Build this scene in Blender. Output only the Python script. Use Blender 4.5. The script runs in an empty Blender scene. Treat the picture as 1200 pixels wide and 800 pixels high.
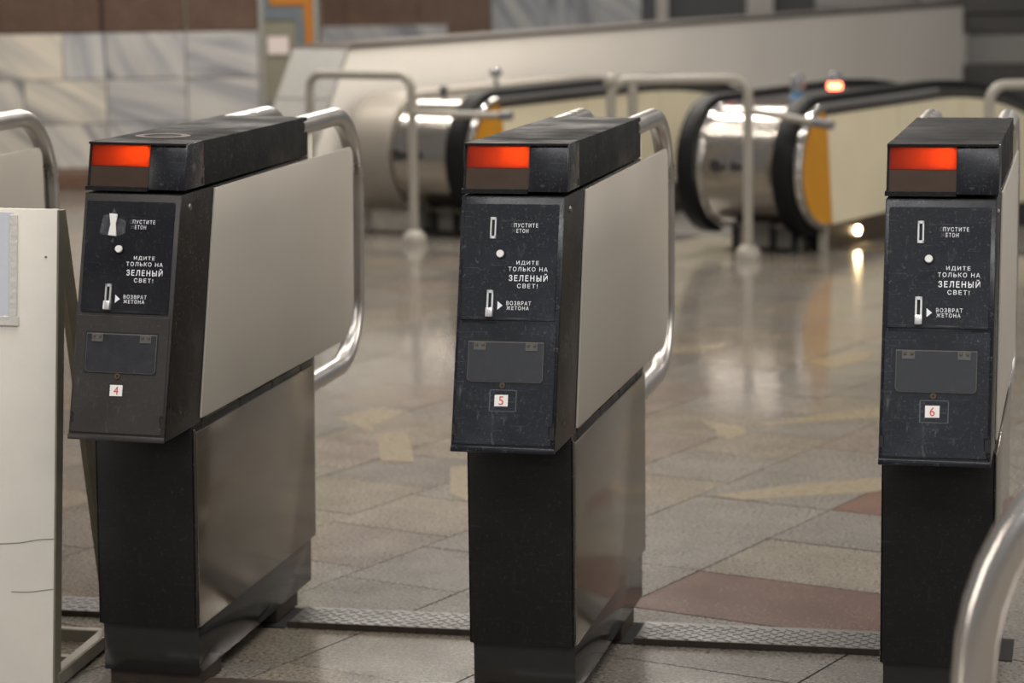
import bpy, bmesh, math, random
from mathutils import Vector, Matrix
random.seed(7)
PI = math.pi
SC = bpy.context.scene
COL = SC.collection

# ------------------------------------------------------------------ camera
CAM_POS = Vector((0.9817, -4.3148, 1.3629))
YAW, PITCH, ROLL, FPX = 0.2257, -0.1535, -0.0161, 2955.2
FWD = Vector((-math.sin(YAW)*math.cos(PITCH), math.cos(YAW)*math.cos(PITCH), math.sin(PITCH)))
_R = Vector((math.cos(YAW), math.sin(YAW), 0)); _U = _R.cross(FWD)
RGT = _R*math.cos(ROLL) + _U*math.sin(ROLL)
UPV = -_R*math.sin(ROLL) + _U*math.cos(ROLL)
cd = bpy.data.cameras.new('camera'); cam = bpy.data.objects.new('camera', cd); COL.objects.link(cam)
cam.matrix_world = Matrix((
    (RGT.x, UPV.x, -FWD.x, CAM_POS.x),
    (RGT.y, UPV.y, -FWD.y, CAM_POS.y),
    (RGT.z, UPV.z, -FWD.z, CAM_POS.z),
    (0, 0, 0, 1)))
cd.sensor_width = 36.0; cd.lens = FPX*36.0/1200.0
cd.clip_start = 0.1; cd.clip_end = 200
cd.dof.use_dof = True; cd.dof.focus_distance = 4.38; cd.dof.aperture_fstop = 4.4
SC.camera = cam

# ------------------------------------------------------------------ world, lights, exposure
world = bpy.data.worlds.new('hall_ambient'); SC.world = world; world.use_nodes = True
wb = world.node_tree.nodes['Background']
wb.inputs[0].default_value = (0.86, 0.83, 0.80, 1); wb.inputs[1].default_value = 0.14

A19 = math.radians(19.0)                      # the escalators and floor slabs run 19 degrees off the turnstile lane
EV = Vector((math.sin(A19), math.cos(A19), 0)); NV = Vector((math.cos(A19), -math.sin(A19), 0))
def area(name, loc, sx, sy, power, col=(1.0, 0.925, 0.83), rz=-A19, tilt=0.0):
    l = bpy.data.lights.new(name, 'AREA'); l.shape = 'RECTANGLE'; l.size = sx; l.size_y = sy
    l.energy = power; l.color = col
    o = bpy.data.objects.new(name, l); COL.objects.link(o)
    o.location = loc; o.rotation_euler = (tilt, 0, rz)
    return o
area('ceiling_lamp_or_fill', (-1.6, 5.6, 4.2), 7.0, 0.05, 34)
area('ceiling_lamp_or_fill', (-1.6, 8.2, 3.3), 2.0, 0.06, 58)
area('ceiling_lamp_or_fill', (-4.6, 7.8, 4.4), 4.0, 0.10, 85)
area('ceiling_lamp_or_fill', (3.0, 8.4, 3.9), 3.0, 0.06, 48)
area('ceiling_lamp_or_fill', (0.6, 2.2, 4.2), 8.0, 0.45, 95)
area('ceiling_lamp_or_fill', (1.2, -1.0, 4.2), 8.0, 0.30, 100, (1.0, 0.93, 0.85))
area('ceiling_lamp_or_fill', (1.5, -4.5, 4.2), 8.0, 0.40, 130, (0.97, 0.96, 0.96))
area('ceiling_lamp_or_fill', (-0.6, -11.0, 4.3), 6.0, 0.5, 22, (0.86, 0.92, 1.0), 0.0, math.radians(55))
area('ceiling_lamp_or_fill', (-4.2, 16.0, 6.6), 6.0, 0.5, 330)  # added fill high at the back to brighten the far wall
wl_ = area('side_fill', (-5.5, -4.5, 2.3), 3.0, 0.8, 36); wl_.rotation_euler = (0, math.radians(-90), 0)  # added fill from the left for the foreground rail and board, no known lamp
wr_ = area('side_fill', (5.2, 3.2, 2.4), 0.8, 4.0, 62); wr_.rotation_euler = (0, math.radians(90), 0)  # added fill from the right to lift the turnstile and balustrade side panels
vs = SC.view_settings
vs.view_transform = 'Standard'; vs.look = 'None'; vs.gamma = 1.0; vs.use_curve_mapping = False
vs.exposure = 0.85

# ------------------------------------------------------------------ materials
def newmat(name):
    m = bpy.data.materials.new(name); m.use_nodes = True
    return m, m.node_tree, m.node_tree.nodes['Principled BSDF']
def pbr(name, col, rough=0.5, metal=0.0, spec=0.5, noise=0.0, nscale=20.0, bump=0.0, bscale=200.0, rvar=0.0, stretch=None, coat=0.0):
    m, nt, b = newmat(name)
    N, L = nt.nodes, nt.links
    b.inputs['Base Color'].default_value = (*col, 1); b.inputs['Roughness'].default_value = rough
    b.inputs['Metallic'].default_value = metal; b.inputs['Specular IOR Level'].default_value = spec
    b.inputs['Coat Weight'].default_value = coat
    if noise or rvar or bump:
        tc = N.new('ShaderNodeTexCoord'); mp = N.new('ShaderNodeMapping')
        L.new(tc.outputs['Object'], mp.inputs[0])
        if stretch: mp.inputs['Scale'].default_value = stretch
    if noise or rvar:
        n = N.new('ShaderNodeTexNoise'); n.inputs['Scale'].default_value = nscale; n.inputs['Detail'].default_value = 6
        n.inputs['Roughness'].default_value = 0.65
        L.new(mp.outputs[0], n.inputs['Vector'])
    if noise:
        mr = N.new('ShaderNodeMapRange'); mr.inputs[1].default_value = 0.3; mr.inputs[2].default_value = 0.7
        mr.inputs[3].default_value = 1-noise; mr.inputs[4].default_value = 1+noise
        L.new(n.outputs['Fac'], mr.inputs[0])
        mx = N.new('ShaderNodeVectorMath'); mx.operation = 'SCALE'; mx.inputs[0].default_value = col
        L.new(mr.outputs[0], mx.inputs['Scale']); L.new(mx.outputs[0], b.inputs['Base Color'])
    if rvar:
        mr2 = N.new('ShaderNodeMapRange'); mr2.inputs[1].default_value = 0.3; mr2.inputs[2].default_value = 0.7
        mr2.inputs[3].default_value = max(0.02, rough-rvar); mr2.inputs[4].default_value = rough+rvar
        L.new(n.outputs['Fac'], mr2.inputs[0]); L.new(mr2.outputs[0], b.inputs['Roughness'])
    if bump:
        n2 = N.new('ShaderNodeTexNoise'); n2.inputs['Scale'].default_value = bscale; n2.inputs['Detail'].default_value = 3
        L.new(mp.outputs[0], n2.inputs['Vector'])
        bp = N.new('ShaderNodeBump'); bp.inputs['Strength'].default_value = bump; bp.inputs['Distance'].default_value = 0.002
        L.new(n2.outputs['Fac'], bp.inputs['Height']); L.new(bp.outputs[0], b.inputs['Normal'])
    return m
def emit(name, col, s):
    m = bpy.data.materials.new(name); m.use_nodes = True; nt = m.node_tree
    nt.nodes.clear(); e = nt.nodes.new('ShaderNodeEmission'); o = nt.nodes.new('ShaderNodeOutputMaterial')
    e.inputs[0].default_value = (*col, 1); e.inputs[1].default_value = s; nt.links.new(e.outputs[0], o.inputs[0])
    return m
def scratched(name, col, rough, spec, amount, wear=(0.22, 0.22, 0.23)):
    """dark enamel with fine hairline scratches and rubbed patches"""
    m, nt, b = newmat(name); N, L = nt.nodes, nt.links
    tc = N.new('ShaderNodeTexCoord')
    fac = None
    for (sc, rot, th) in (((9, 40, 160), 0.5, .685), ((60, 20, 14), -0.7, .69), ((110, 110, 110), 0.0, .66)):
        mp = N.new('ShaderNodeMapping'); mp.inputs['Scale'].default_value = sc; mp.inputs['Rotation'].default_value = (0.2, rot, 0)
        L.new(tc.outputs['Object'], mp.inputs[0])
        n = N.new('ShaderNodeTexNoise'); n.inputs['Scale'].default_value = 1.6; n.inputs['Detail'].default_value = 8; n.inputs['Roughness'].default_value = .72
        L.new(mp.outputs[0], n.inputs['Vector'])
        mr = N.new('ShaderNodeMapRange'); mr.inputs[1].default_value = th-.09; mr.inputs[2].default_value = th+.03
        L.new(n.outputs['Fac'], mr.inputs[0])
        if fac is None: fac = mr.outputs[0]
        else:
            a = N.new('ShaderNodeMath'); a.operation = 'MAXIMUM'; L.new(fac, a.inputs[0]); L.new(mr.outputs[0], a.inputs[1]); fac = a.outputs[0]
    ml = N.new('ShaderNodeMath'); ml.operation = 'MULTIPLY'; ml.inputs[1].default_value = amount; L.new(fac, ml.inputs[0])
    mx = N.new('ShaderNodeMix'); mx.data_type = 'RGBA'; mx.inputs[6].default_value = (*col, 1); mx.inputs[7].default_value = (*wear, 1)
    L.new(ml.outputs[0], mx.inputs[0]); L.new(mx.outputs[2], b.inputs['Base Color'])
    n3 = N.new('ShaderNodeTexNoise'); n3.inputs['Scale'].default_value = 9; n3.inputs['Detail'].default_value = 6; L.new(tc.outputs['Object'], n3.inputs['Vector'])
    mr = N.new('ShaderNodeMapRange'); mr.inputs[1].default_value = .3; mr.inputs[2].default_value = .7; mr.inputs[3].default_value = rough*.7; mr.inputs[4].default_value = rough*1.4
    L.new(n3.outputs['Fac'], mr.inputs[0]); L.new(mr.outputs[0], b.inputs['Roughness'])
    n4 = N.new('ShaderNodeTexNoise'); n4.inputs['Scale'].default_value = 9; L.new(tc.outputs['Object'], n4.inputs['Vector'])
    bp = N.new('ShaderNodeBump'); bp.inputs['Strength'].default_value = .3; bp.inputs['Distance'].default_value = .006
    L.new(n4.outputs['Fac'], bp.inputs['Height']); L.new(bp.outputs[0], b.inputs['Normal'])
    b.inputs['Specular IOR Level'].default_value = spec
    return m

M = {}
M['enamel'] = scratched('worn_black_enamel', (0.007, 0.008, 0.012), 0.24, 0.36, 0.36)
M['enamel_matt'] = scratched('matt_dark_enamel', (0.026, 0.022, 0.021), 0.42, 0.40, 0.16)
M['enamel_side'] = scratched('dark_side_enamel', (0.009, 0.008, 0.0075), 0.25, 0.26, 0.25)
M['base_black'] = scratched('black_base_enamel', (0.007, 0.007, 0.007), 0.38, 0.30, 0.10)
M['plate'] = scratched('legend_plate_enamel', (0.006, 0.006, 0.010), 0.25, 0.4, 0.15)
M['lid_top'] = scratched('rubbed_lid_enamel', (0.016, 0.016, 0.017), 0.55, 0.05, 0.5, (.12, .12, .12))
M['gap'] = pbr('shadow_gap_black', (0.004, 0.004, 0.004), 0.7)
M['panel'] = pbr('grey_laminate', (0.365, 0.342, 0.305), 0.42, 0.0, 0.45, 0.05, 3.0, rvar=0.06)
M['steel_panel'] = pbr('brushed_steel_sheet', (0.27, 0.245, 0.215), 0.17, 0.9, 0.5, 0.06, 2.0, rvar=0.03, stretch=(1, 1, 9))
M['skirt'] = pbr('polished_dark_plinth', (0.030, 0.029, 0.029), 0.12, 0.4, 0.5, 0.1, 6.0, rvar=0.05)
M['chrome'] = pbr('satin_chrome_tube', (0.47, 0.455, 0.44), 0.30, 1.0, 0.5, 0.06, 8.0, rvar=0.05)
M['chrome_old'] = pbr('worn_chrome_tube', (0.70, 0.66, 0.62), 0.22, 1.0)
M['screw'] = pbr('zinc_screw', (0.16, 0.15, 0.14), 0.4, 1.0)
M['silver'] = pbr('silver_fitting', (0.72, 0.71, 0.70), 0.3, 0.7)
M['brown_screw'] = pbr('rusty_screw', (0.12, 0.08, 0.05), 0.5, 0.6)
M['white_plastic'] = pbr('white_plastic', (0.75, 0.74, 0.72), 0.4)
M['sticker'] = pbr('white_sticker', (0.78, 0.76, 0.73), 0.5)
M['red_ink'] = pbr('red_ink', (0.50, 0.05, 0.035), 0.5)
M['letter'] = pbr('white_print', (0.80, 0.81, 0.84), 0.5)
M['letter_worn'] = pbr('worn_grey_print', (0.075, 0.075, 0.085), 0.5)
M['tape'] = pbr('torn_clear_tape', (0.05, 0.05, 0.055), 0.10, 0.0, 0.8, 0.5, 60, bump=0.8, bscale=120)
M['flap'] = pbr('smoked_acrylic_flap', (0.030, 0.031, 0.036), 0.24, 0.0, 0.35, 0.3, 18, rvar=0.06)
M['flap_edge'] = pbr('grey_flap_edge', (0.085, 0.085, 0.082), 0.4)
M['lens_dark'] = pbr('unlit_brown_lens', (0.050, 0.032, 0.022), 0.14, 0.0, 0.5, 0.1, 30)
M['lampbox'] = pbr('grey_lamp_box', (0.22, 0.20, 0.20), 0.6)
M['bulb'] = emit('lit_signal_bulb', (1.0, 0.95, 0.28), 34)
def lensmat():
    m = bpy.data.materials.new('red_signal_lens'); m.use_nodes = True; nt = m.node_tree; nt.nodes.clear()
    t = nt.nodes.new('ShaderNodeBsdfTranslucent'); t.inputs[0].default_value = (1.0, 0.25, 0.075, 1)
    g = nt.nodes.new('ShaderNodeBsdfGlossy'); g.inputs['Roughness'].default_value = .15
    mx = nt.nodes.new('ShaderNodeMixShader'); mx.inputs[0].default_value = 0.04
    o = nt.nodes.new('ShaderNodeOutputMaterial')
    nt.links.new(t.outputs[0], mx.inputs[1]); nt.links.new(g.outputs[0], mx.inputs[2]); nt.links.new(mx.outputs[0], o.inputs[0])
    return m
M['lens_red'] = lensmat()
M['board'] = pbr('cream_painted_board', (0.74, 0.70, 0.62), 0.33, 0.0, 0.5, 0.04, 6, bump=0.25, bscale=45)
M['board_edge'] = pbr('olive_board_edge', (0.17, 0.155, 0.115), 0.5, noise=.15)
M['crack'] = pbr('paint_crack', (0.16, 0.14, 0.11), 0.7)
M['paper'] = pbr('paper_in_clear_sleeve', (0.60, 0.62, 0.68), 0.12, bump=.2, bscale=60)
M['tape_strip'] = pbr('clear_tape_strip', (0.62, 0.60, 0.56), 0.12, bump=.9, bscale=90)
M['steel_bar'] = pbr('painted_angle_bar', (0.20, 0.185, 0.15), 0.3, 0.3, bump=.3, bscale=80)
M['tread'] = pbr('steel_tread_plate', (0.055, 0.052, 0.048), 0.42, 0.2, 0.5, 0.2, 12, rvar=.08)
M['rust'] = pbr('rusty_plate_edge', (0.045, 0.032, 0.024), 0.6, 0.3, noise=.3)
M['drum'] = pbr('stainless_drum', (0.44, 0.41, 0.37), 0.19, 1.0, 0.5, 0.04, 3, rvar=.03)
M['rim'] = pbr('polished_steel_rim', (0.60, 0.58, 0.56), 0.16, 1.0)
M['endcap'] = pbr('dull_steel_end', (0.27, 0.245, 0.21), 0.5, 0.3, noise=.06, nscale=3)
M['rubber'] = pbr('black_rubber_handrail', (0.008, 0.008, 0.009), 0.5, 0.0, 0.15)
M['deck'] = pbr('grey_deck_strip', (0.045, 0.042, 0.038), 0.5, 0.2)
M['orange'] = pbr('ochre_nose_panel', (0.54, 0.24, 0.012), 0.45, noise=.05)
M['cream'] = pbr('cream_laminate', (0.72, 0.65, 0.47), 0.40, noise=.04, nscale=4)
M['skirting'] = pbr('dark_bronze_skirting', (0.085, 0.065, 0.045), 0.3, 0.4)
M['pit'] = pbr('grey_pit_side', (0.34, 0.31, 0.27), 0.6, noise=.2)
M['rail'] = pbr('grey_beige_rail_paint', (0.29, 0.27, 0.235), 0.33, noise=.04)
M['rail_cap'] = pbr('dark_grey_rail_cap', (0.14, 0.14, 0.145), 0.4)
M['red_lamp'] = emit('lit_red_lamp', (1.0, 0.13, 0.06), 8)
M['lamp_glow'] = emit('lit_skirting_lamp', (1.0, 0.72, 0.36), 45)
M['clear_dome'] = pbr('smoky_lamp_dome', (0.16, 0.16, 0.17), 0.1, 0.0, 0.8)
M['blue'] = pbr('blue_lamp_base', (0.05, 0.16, 0.30), 0.3)
M['dark_fit'] = pbr('dark_fitting', (0.03, 0.03, 0.032), 0.35)
M['white_wall'] = pbr('white_plaster_wall', (0.82, 0.78, 0.72), 0.5, noise=.04, nscale=1.2)
M['coping'] = pbr('brown_coping', (0.038, 0.027, 0.02), 0.55)
M['grey_granite'] = pbr('pale_grey_granite', (0.30, 0.295, 0.28), 0.35, noise=.18, nscale=60)
M['base_wall'] = pbr('hidden_wall_mortar', (0.25, 0.23, 0.2), 0.7)
M['brown_base'] = pbr('brown_granite_base', (0.115, 0.065, 0.042), 0.25, noise=.2, nscale=40)
M['dark_void'] = pbr('dark_opening', (0.045, 0.047, 0.052), 0.5, noise=.1)
M['pier'] = pbr('dark_grey_stone', (0.075, 0.072, 0.07), 0.4, noise=.15, nscale=8)
M['pale_post'] = pbr('pale_grey_post', (0.30, 0.285, 0.27), 0.5, noise=.1)
M['mosaic_green'] = pbr('grey_green_mosaic', (0.165, 0.155, 0.115), 0.4, noise=.2, nscale=90)
M['mosaic_blue'] = pbr('blue_grey_mosaic', (0.095, 0.115, 0.13), 0.4, noise=.2, nscale=90)
M['mosaic_orange'] = pbr('orange_mosaic', (0.33, 0.115, 0.008), 0.4, noise=.1, nscale=90)
M['mosaic_pale'] = pbr('pale_mosaic_border', (0.22, 0.22, 0.20), 0.4, noise=.2, nscale=90)
M['notice'] = pbr('white_notice', (0.52, 0.46, 0.44), 0.5)
M['inlay'] = pbr('pale_yellow_stone', (0.225, 0.188, 0.128), 0.16, noise=.3, nscale=55)
M['ring_red'] = pbr('faded_red_sticker', (0.045, 0.022, 0.020), 0.6, noise=.5, nscale=60)

def marble():
    m, nt, b = newmat('veined_marble'); N, L = nt.nodes, nt.links
    oi = N.new('ShaderNodeObjectInfo'); tc = N.new('ShaderNodeTexCoord')
    # veins run in a direction that differs from slab to slab (cut of the block)
    vr = N.new('ShaderNodeVectorRotate'); vr.rotation_type = 'Y_AXIS'
    ml = N.new('ShaderNodeMath'); ml.operation = 'MULTIPLY'; ml.inputs[1].default_value = 1.5
    L.new(oi.outputs['Random'], ml.inputs[0]); L.new(ml.outputs[0], vr.inputs['Angle'])
    ad = N.new('ShaderNodeVectorMath'); ad.operation = 'ADD'
    cb = N.new('ShaderNodeCombineXYZ'); m2 = N.new('ShaderNodeMath'); m2.operation = 'MULTIPLY'; m2.inputs[1].default_value = 37
    L.new(oi.outputs['Random'], m2.inputs[0]); L.new(m2.outputs[0], cb.inputs[0]); L.new(m2.outputs[0], cb.inputs[1])
    L.new(tc.outputs['Object'], vr.inputs['Vector']); L.new(vr.outputs[0], ad.inputs[0]); L.new(cb.outputs[0], ad.inputs[1])
    mp = N.new('ShaderNodeMapping'); mp.inputs['Scale'].default_value = (9, 3, 1.0); L.new(ad.outputs[0], mp.inputs[0])
    n = N.new('ShaderNodeTexNoise'); n.inputs['Scale'].default_value = 1.0; n.inputs['Detail'].default_value = 5; n.inputs['Distortion'].default_value = .6
    L.new(mp.outputs[0], n.inputs['Vector'])
    cr = N.new('ShaderNodeValToRGB'); e = cr.color_ramp.elements
    e[0].position = .34; e[0].color = (.21, .21, .22, 1); e[1].position = .62; e[1].color = (.50, .48, .44, 1)
    x = e.new(.47); x.color = (.38, .375, .37, 1)
    L.new(n.outputs['Fac'], cr.inputs[0])
    mx = N.new('ShaderNodeMix'); mx.data_type = 'RGBA'; mx.blend_type = 'MULTIPLY'; mx.inputs[0].default_value = 1
    L.new(cr.outputs[0], mx.inputs[6]); L.new(oi.outputs['Color'], mx.inputs[7]); L.new(mx.outputs[2], b.inputs['Base Color'])
    b.inputs['Roughness'].default_value = .22
    return m
M['marble'] = marble()
def granite(name, tint_obj=True, rough=.13, fine=115, colvar=.62):
    m, nt, b = newmat(name); N, L = nt.nodes, nt.links
    geo = N.new('ShaderNodeNewGeometry'); oi = N.new('ShaderNodeObjectInfo')
    n = N.new('ShaderNodeTexNoise'); n.inputs['Scale'].default_value = fine; n.inputs['Detail'].default_value = 3; n.inputs['Roughness'].default_value = .7
    L.new(geo.outputs['Position'], n.inputs['Vector'])
    n2 = N.new('ShaderNodeTexNoise'); n2.inputs['Scale'].default_value = 7; n2.inputs['Detail'].default_value = 5
    L.new(geo.outputs['Position'], n2.inputs['Vector'])
    mr = N.new('ShaderNodeMapRange'); mr.inputs[1].default_value = .32; mr.inputs[2].default_value = .68; mr.inputs[3].default_value = 1-colvar; mr.inputs[4].default_value = 1+colvar
    L.new(n.outputs['Fac'], mr.inputs[0])
    mr2 = N.new('ShaderNodeMapRange'); mr2.inputs[1].default_value = .3; mr2.inputs[2].default_value = .7; mr2.inputs[3].default_value = .9; mr2.inputs[4].default_value = 1.1
    L.new(n2.outputs['Fac'], mr2.inputs[0])
    mm = N.new('ShaderNodeMath'); mm.operation = 'MULTIPLY'; L.new(mr.outputs[0], mm.inputs[0]); L.new(mr2.outputs[0], mm.inputs[1])
    sc = N.new('ShaderNodeVectorMath'); sc.operation = 'SCALE'
    L.new(oi.outputs['Color'], sc.inputs[0]); L.new(mm.outputs[0], sc.inputs['Scale']); L.new(sc.outputs[0], b.inputs['Base Color'])
    mr3 = N.new('ShaderNodeMapRange'); mr3.inputs[1].default_value = .3; mr3.inputs[2].default_value = .7; mr3.inputs[3].default_value = rough*.9; mr3.inputs[4].default_value = rough*1.15
    L.new(n2.outputs['Fac'], mr3.inputs[0]); L.new(mr3.outputs[0], b.inputs['Roughness'])
    b.inputs['Specular IOR Level'].default_value = .55
    return m
M['tile'] = granite('polished_granite_tile')
M['grout'] = pbr('dark_grout', (0.025, 0.02, 0.016), 0.9)
M['granite_wall'] = granite('brown_granite_slab', rough=.2, fine=60, colvar=.3)

# ------------------------------------------------------------------ mesh helpers
def sharp_finish(bm, ang=32):
    lim = math.radians(ang)
    bmesh.ops.recalc_face_normals(bm, faces=bm.faces)
    for f in bm.faces: f.smooth = True
    for e in bm.edges:
        e.smooth = not (len(e.link_faces) != 2 or e.calc_face_angle(PI) > lim)
def obj(name, bm, mat, parent=None, kind=None, label=None, loc=None):
    sharp_finish(bm)
    me = bpy.data.meshes.new(name); bm.to_mesh(me); bm.free()
    me.materials.append(M[mat] if isinstance(mat, str) else mat)
    o = bpy.data.objects.new(name, me); COL.objects.link(o)
    if parent: o.parent = parent
    if loc: o.location = loc
    if kind: o['kind'] = kind
    if label: o['label'] = label
    return o
def tag(o, label, cat, group=None):
    o['label'] = label; o['category'] = cat
    if group: o['group'] = group
    return o
def thing(name, label, cat, loc=(0, 0, 0), rot=(0, 0, 0), group=None):
    o = bpy.data.objects.new(name, None); COL.objects.link(o); o.empty_display_size = .1
    o.location = loc; o.rotation_euler = rot
    return tag(o, label, cat, group)
def NB(): return bmesh.new()
def prism(bm, pts, axis, a0, a1, T=None):
    """extrude a 2D outline along an axis: 'x' takes (y,z), 'y' takes (x,z), 'z' takes (x,y)"""
    def P(p, a):
        v = {'x': (a, p[0], p[1]), 'y': (p[0], a, p[1]), 'z': (p[0], p[1], a)}[axis]
        return T @ Vector(v) if T else Vector(v)
    A = [bm.verts.new(P(p, a0)) for p in pts]; B = [bm.verts.new(P(p, a1)) for p in pts]
    n = len(pts); fs = [bm.faces.new(A), bm.faces.new(B[::-1])]
    for i in range(n): fs.append(bm.faces.new((A[i], A[(i+1) % n], B[(i+1) % n], B[i])))
    return fs
def box(bm, x0, x1, y0, y1, z0, z1, T=None):
    return prism(bm, [(x0, y0), (x1, y0), (x1, y1), (x0, y1)], 'z', z0, z1, T)
def bevel(bm, w, seg=2, ang=30):
    bmesh.ops.recalc_face_normals(bm, faces=bm.faces)
    es = [e for e in bm.edges if len(e.link_faces) == 2 and e.calc_face_angle(0) > math.radians(ang)]
    bmesh.ops.bevel(bm, geom=es, offset=w, segments=seg, profile=.5, affect='EDGES', clamp_overlap=True)
    return bm
def cyl(bm, c, axis, r, h, n=20, r2=None):
    """cylinder from c along axis"""
    ax = Vector(axis).normalized(); q = ax.to_track_quat('Z', 'Y').to_matrix().to_4x4()
    T = Matrix.Translation(Vector(c)) @ q
    r2 = r if r2 is None else r2
    A = [bm.verts.new(T @ Vector((r*math.cos(2*PI*i/n), r*math.sin(2*PI*i/n), 0))) for i in range(n)]
    B = [bm.verts.new(T @ Vector((r2*math.cos(2*PI*i/n), r2*math.sin(2*PI*i/n), h))) for i in range(n)]
    bm.faces.new(A[::-1]); bm.faces.new(B)
    for i in range(n): bm.faces.new((A[i], A[(i+1) % n], B[(i+1) % n], B[i]))
def ball(bm, c, r, seg=16, ring=10, sz=1.0):
    bmesh.ops.create_uvsphere(bm, u_segments=seg, v_segments=ring, radius=r, matrix=Matrix.Translation(Vector(c)) @ Matrix.Diagonal((1, 1, sz, 1)))
def lathe(bm, prof, n=24, c=(0, 0, 0)):
    c = Vector(c); rings = []
    for r, z in prof:
        rings.append([bm.verts.new(c + Vector((r*math.cos(2*PI*i/n), r*math.sin(2*PI*i/n), z))) for i in range(n)])
    for a, b in zip(rings, rings[1:]):
        for i in range(n): bm.faces.new((a[i], a[(i+1) % n], b[(i+1) % n], b[i]))
    bm.faces.new(rings[0][::-1]); bm.faces.new(rings[-1])
def fillet(pts, rad, seg=10):
    pts = [Vector(p) for p in pts]; out = [pts[0]]
    for i in range(1, len(pts)-1):
        p = pts[i]; a = (pts[i-1]-p).normalized(); b = (pts[i+1]-p).normalized()
        r = rad[i-1] if isinstance(rad, (list, tuple)) else rad
        th = a.angle(b)
        if r <= 0 or th > PI-.02: out.append(p); continue
        d = r/math.tan(th/2); bis = (a+b).normalized(); c = p + bis*(r/math.sin(th/2))
        s = p+a*d-c; e = p+b*d-c; tot = s.angle(e); ax = s.cross(e).normalized()
        for k in range(seg+1): out.append(c + Matrix.Rotation(tot*k/seg, 3, ax) @ s)
    out.append(pts[-1]); return out
def tube(bm, pts, r, n=16, cap=True):
    pts = [Vector(p) for p in pts]; rings = []
    t0 = (pts[1]-pts[0]).normalized(); up = Vector((0, 0, 1)) if abs(t0.z) < .9 else Vector((1, 0, 0))
    nrm = (up - t0*up.dot(t0)).normalized()
    for i, p in enumerate(pts):
        t = ((pts[min(i+1, len(pts)-1)]-p).normalized() + (p-pts[max(i-1, 0)]).normalized()).normalized()
        nrm = (nrm - t*nrm.dot(t)).normalized(); bn = t.cross(nrm)
        rings.append([bm.verts.new(p + nrm*r*math.cos(2*PI*k/n) + bn*r*math.sin(2*PI*k/n)) for k in range(n)])
    for a, b in zip(rings, rings[1:]):
        for k in range(n): bm.faces.new((a[k], a[(k+1) % n], b[(k+1) % n], b[k]))
    if cap: bm.faces.new(rings[0][::-1]); bm.faces.new(rings[-1])
def strip(bm, prof, x0, x1, T=None):
    """closed ribbon solid: prof = list of (outer(y,z), inner(y,z)) pairs, extruded in x"""
    rows = []
    for (o, i) in prof:
        rows.append([bm.verts.new(Vector(v)) for v in ((x0, *o), (x1, *o), (x1, *i), (x0, *i))])
    for a, b in zip(rows, rows[1:]):
        for k in range(4): bm.faces.new((a[k], a[(k+1) % 4], b[(k+1) % 4], b[k]))
    bm.faces.new(rows[0][::-1]); bm.faces.new(rows[-1])
def rounded(pts, rad, seg=5):
    out = []
    n = len(pts)
    for i in range(n):
        p = Vector((*pts[i], 0)); a = Vector((*pts[i-1], 0))-p; b = Vector((*pts[(i+1) % n], 0))-p
        r = rad[i] if isinstance(rad, (list, tuple)) else rad
        if r <= 0: out.append((p.x, p.y)); continue
        a.normalize(); b.normalize(); th = a.angle(b); d = r/math.tan(th/2); c = p+(a+b).normalized()*(r/math.sin(th/2))
        s = p+a*d-c; e = p+b*d-c; tot = s.angle(e); ax = s.cross(e).normalized()
        for k in range(seg+1):
            q = c + Matrix.Rotation(tot*k/seg, 3, ax) @ s; out.append((q.x, q.y))
    return out
def text_bm(body, u0, u1, v0, v1, w0, w1, T, bold=0.0):
    cu = bpy.data.curves.new('legend', 'FONT'); cu.body = body; cu.size = 1; cu.offset = bold; cu.resolution_u = 3; cu.space_character = 1.28
    to = bpy.data.objects.new('legend', cu); COL.objects.link(to)
    dg = bpy.context.evaluated_depsgraph_get(); me = bpy.data.meshes.new_from_object(to.evaluated_get(dg))
    bm = NB(); bm.from_mesh(me)
    bpy.data.objects.remove(to); bpy.data.curves.remove(cu); bpy.data.meshes.remove(me)
    xs = [v.co.x for v in bm.verts]; ys = [v.co.y for v in bm.verts]
    a, b, c, d = min(xs), max(xs), min(ys), max(ys)
    for v in bm.verts:
        v.co = Vector((u0+(v.co.x-a)/(b-a)*(u1-u0), v0+(v.co.y-c)/(d-c)*(v1-v0), w1))
    ex = bmesh.ops.extrude_face_region(bm, geom=list(bm.faces))
    for v in [g for g in ex['geom'] if isinstance(g, bmesh.types.BMVert)]: v.co.z = w0
    for v in bm.verts: v.co = T @ v.co
    return bm

# ------------------------------------------------------------------ floor: base, granite tiles, inlays
def struct(name, bm, mat, parent=None):
    o = obj(name, bm, mat, parent)
    if parent is None: o['kind'] = 'structure'
    return o
def EN(o, n, e, z=0.0): return Vector(o) + NV*n + EV*e + Vector((0, 0, z))
GB = Vector((-0.120, 6.995, 0)); GA = Vector((-1.746, 7.555, 0))
bm = NB()
nb = [-9.5, -1.77, -.66, -.045, 1.07, 7]; eb = [-13.5, .45, 9.0, 13.5]
for i in range(5):
    for j in range(3):
        if j == 1 and i in (1, 3): continue
        c = [EN(GB, n, e) for n, e in ((nb[i], eb[j]), (nb[i+1], eb[j]), (nb[i+1], eb[j+1]), (nb[i], eb[j+1]))]
        prism(bm, [(p.x, p.y) for p in c], 'z', -.30, -.003)
floor = struct('floor', bm, 'grout')
TH = 1.239; DU = Vector((math.cos(TH), math.sin(TH), 0)); DV = Vector((-math.sin(TH), math.cos(TH), 0))
def project(P):
    d = Vector(P)-CAM_POS; z = d.dot(FWD)
    if z < .3: return None
    return 600+FPX*d.dot(RGT)/z, 400-FPX*d.dot(UPV)/z, z
vl = [.203]
for k in range(1, 40): vl.append({1: .567, 2: .872, 3: 1.215}.get(k, 1.215+.338*(k-3)))
vl = sorted(vl+[.203-.565*k for k in range(1, 14)])
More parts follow.
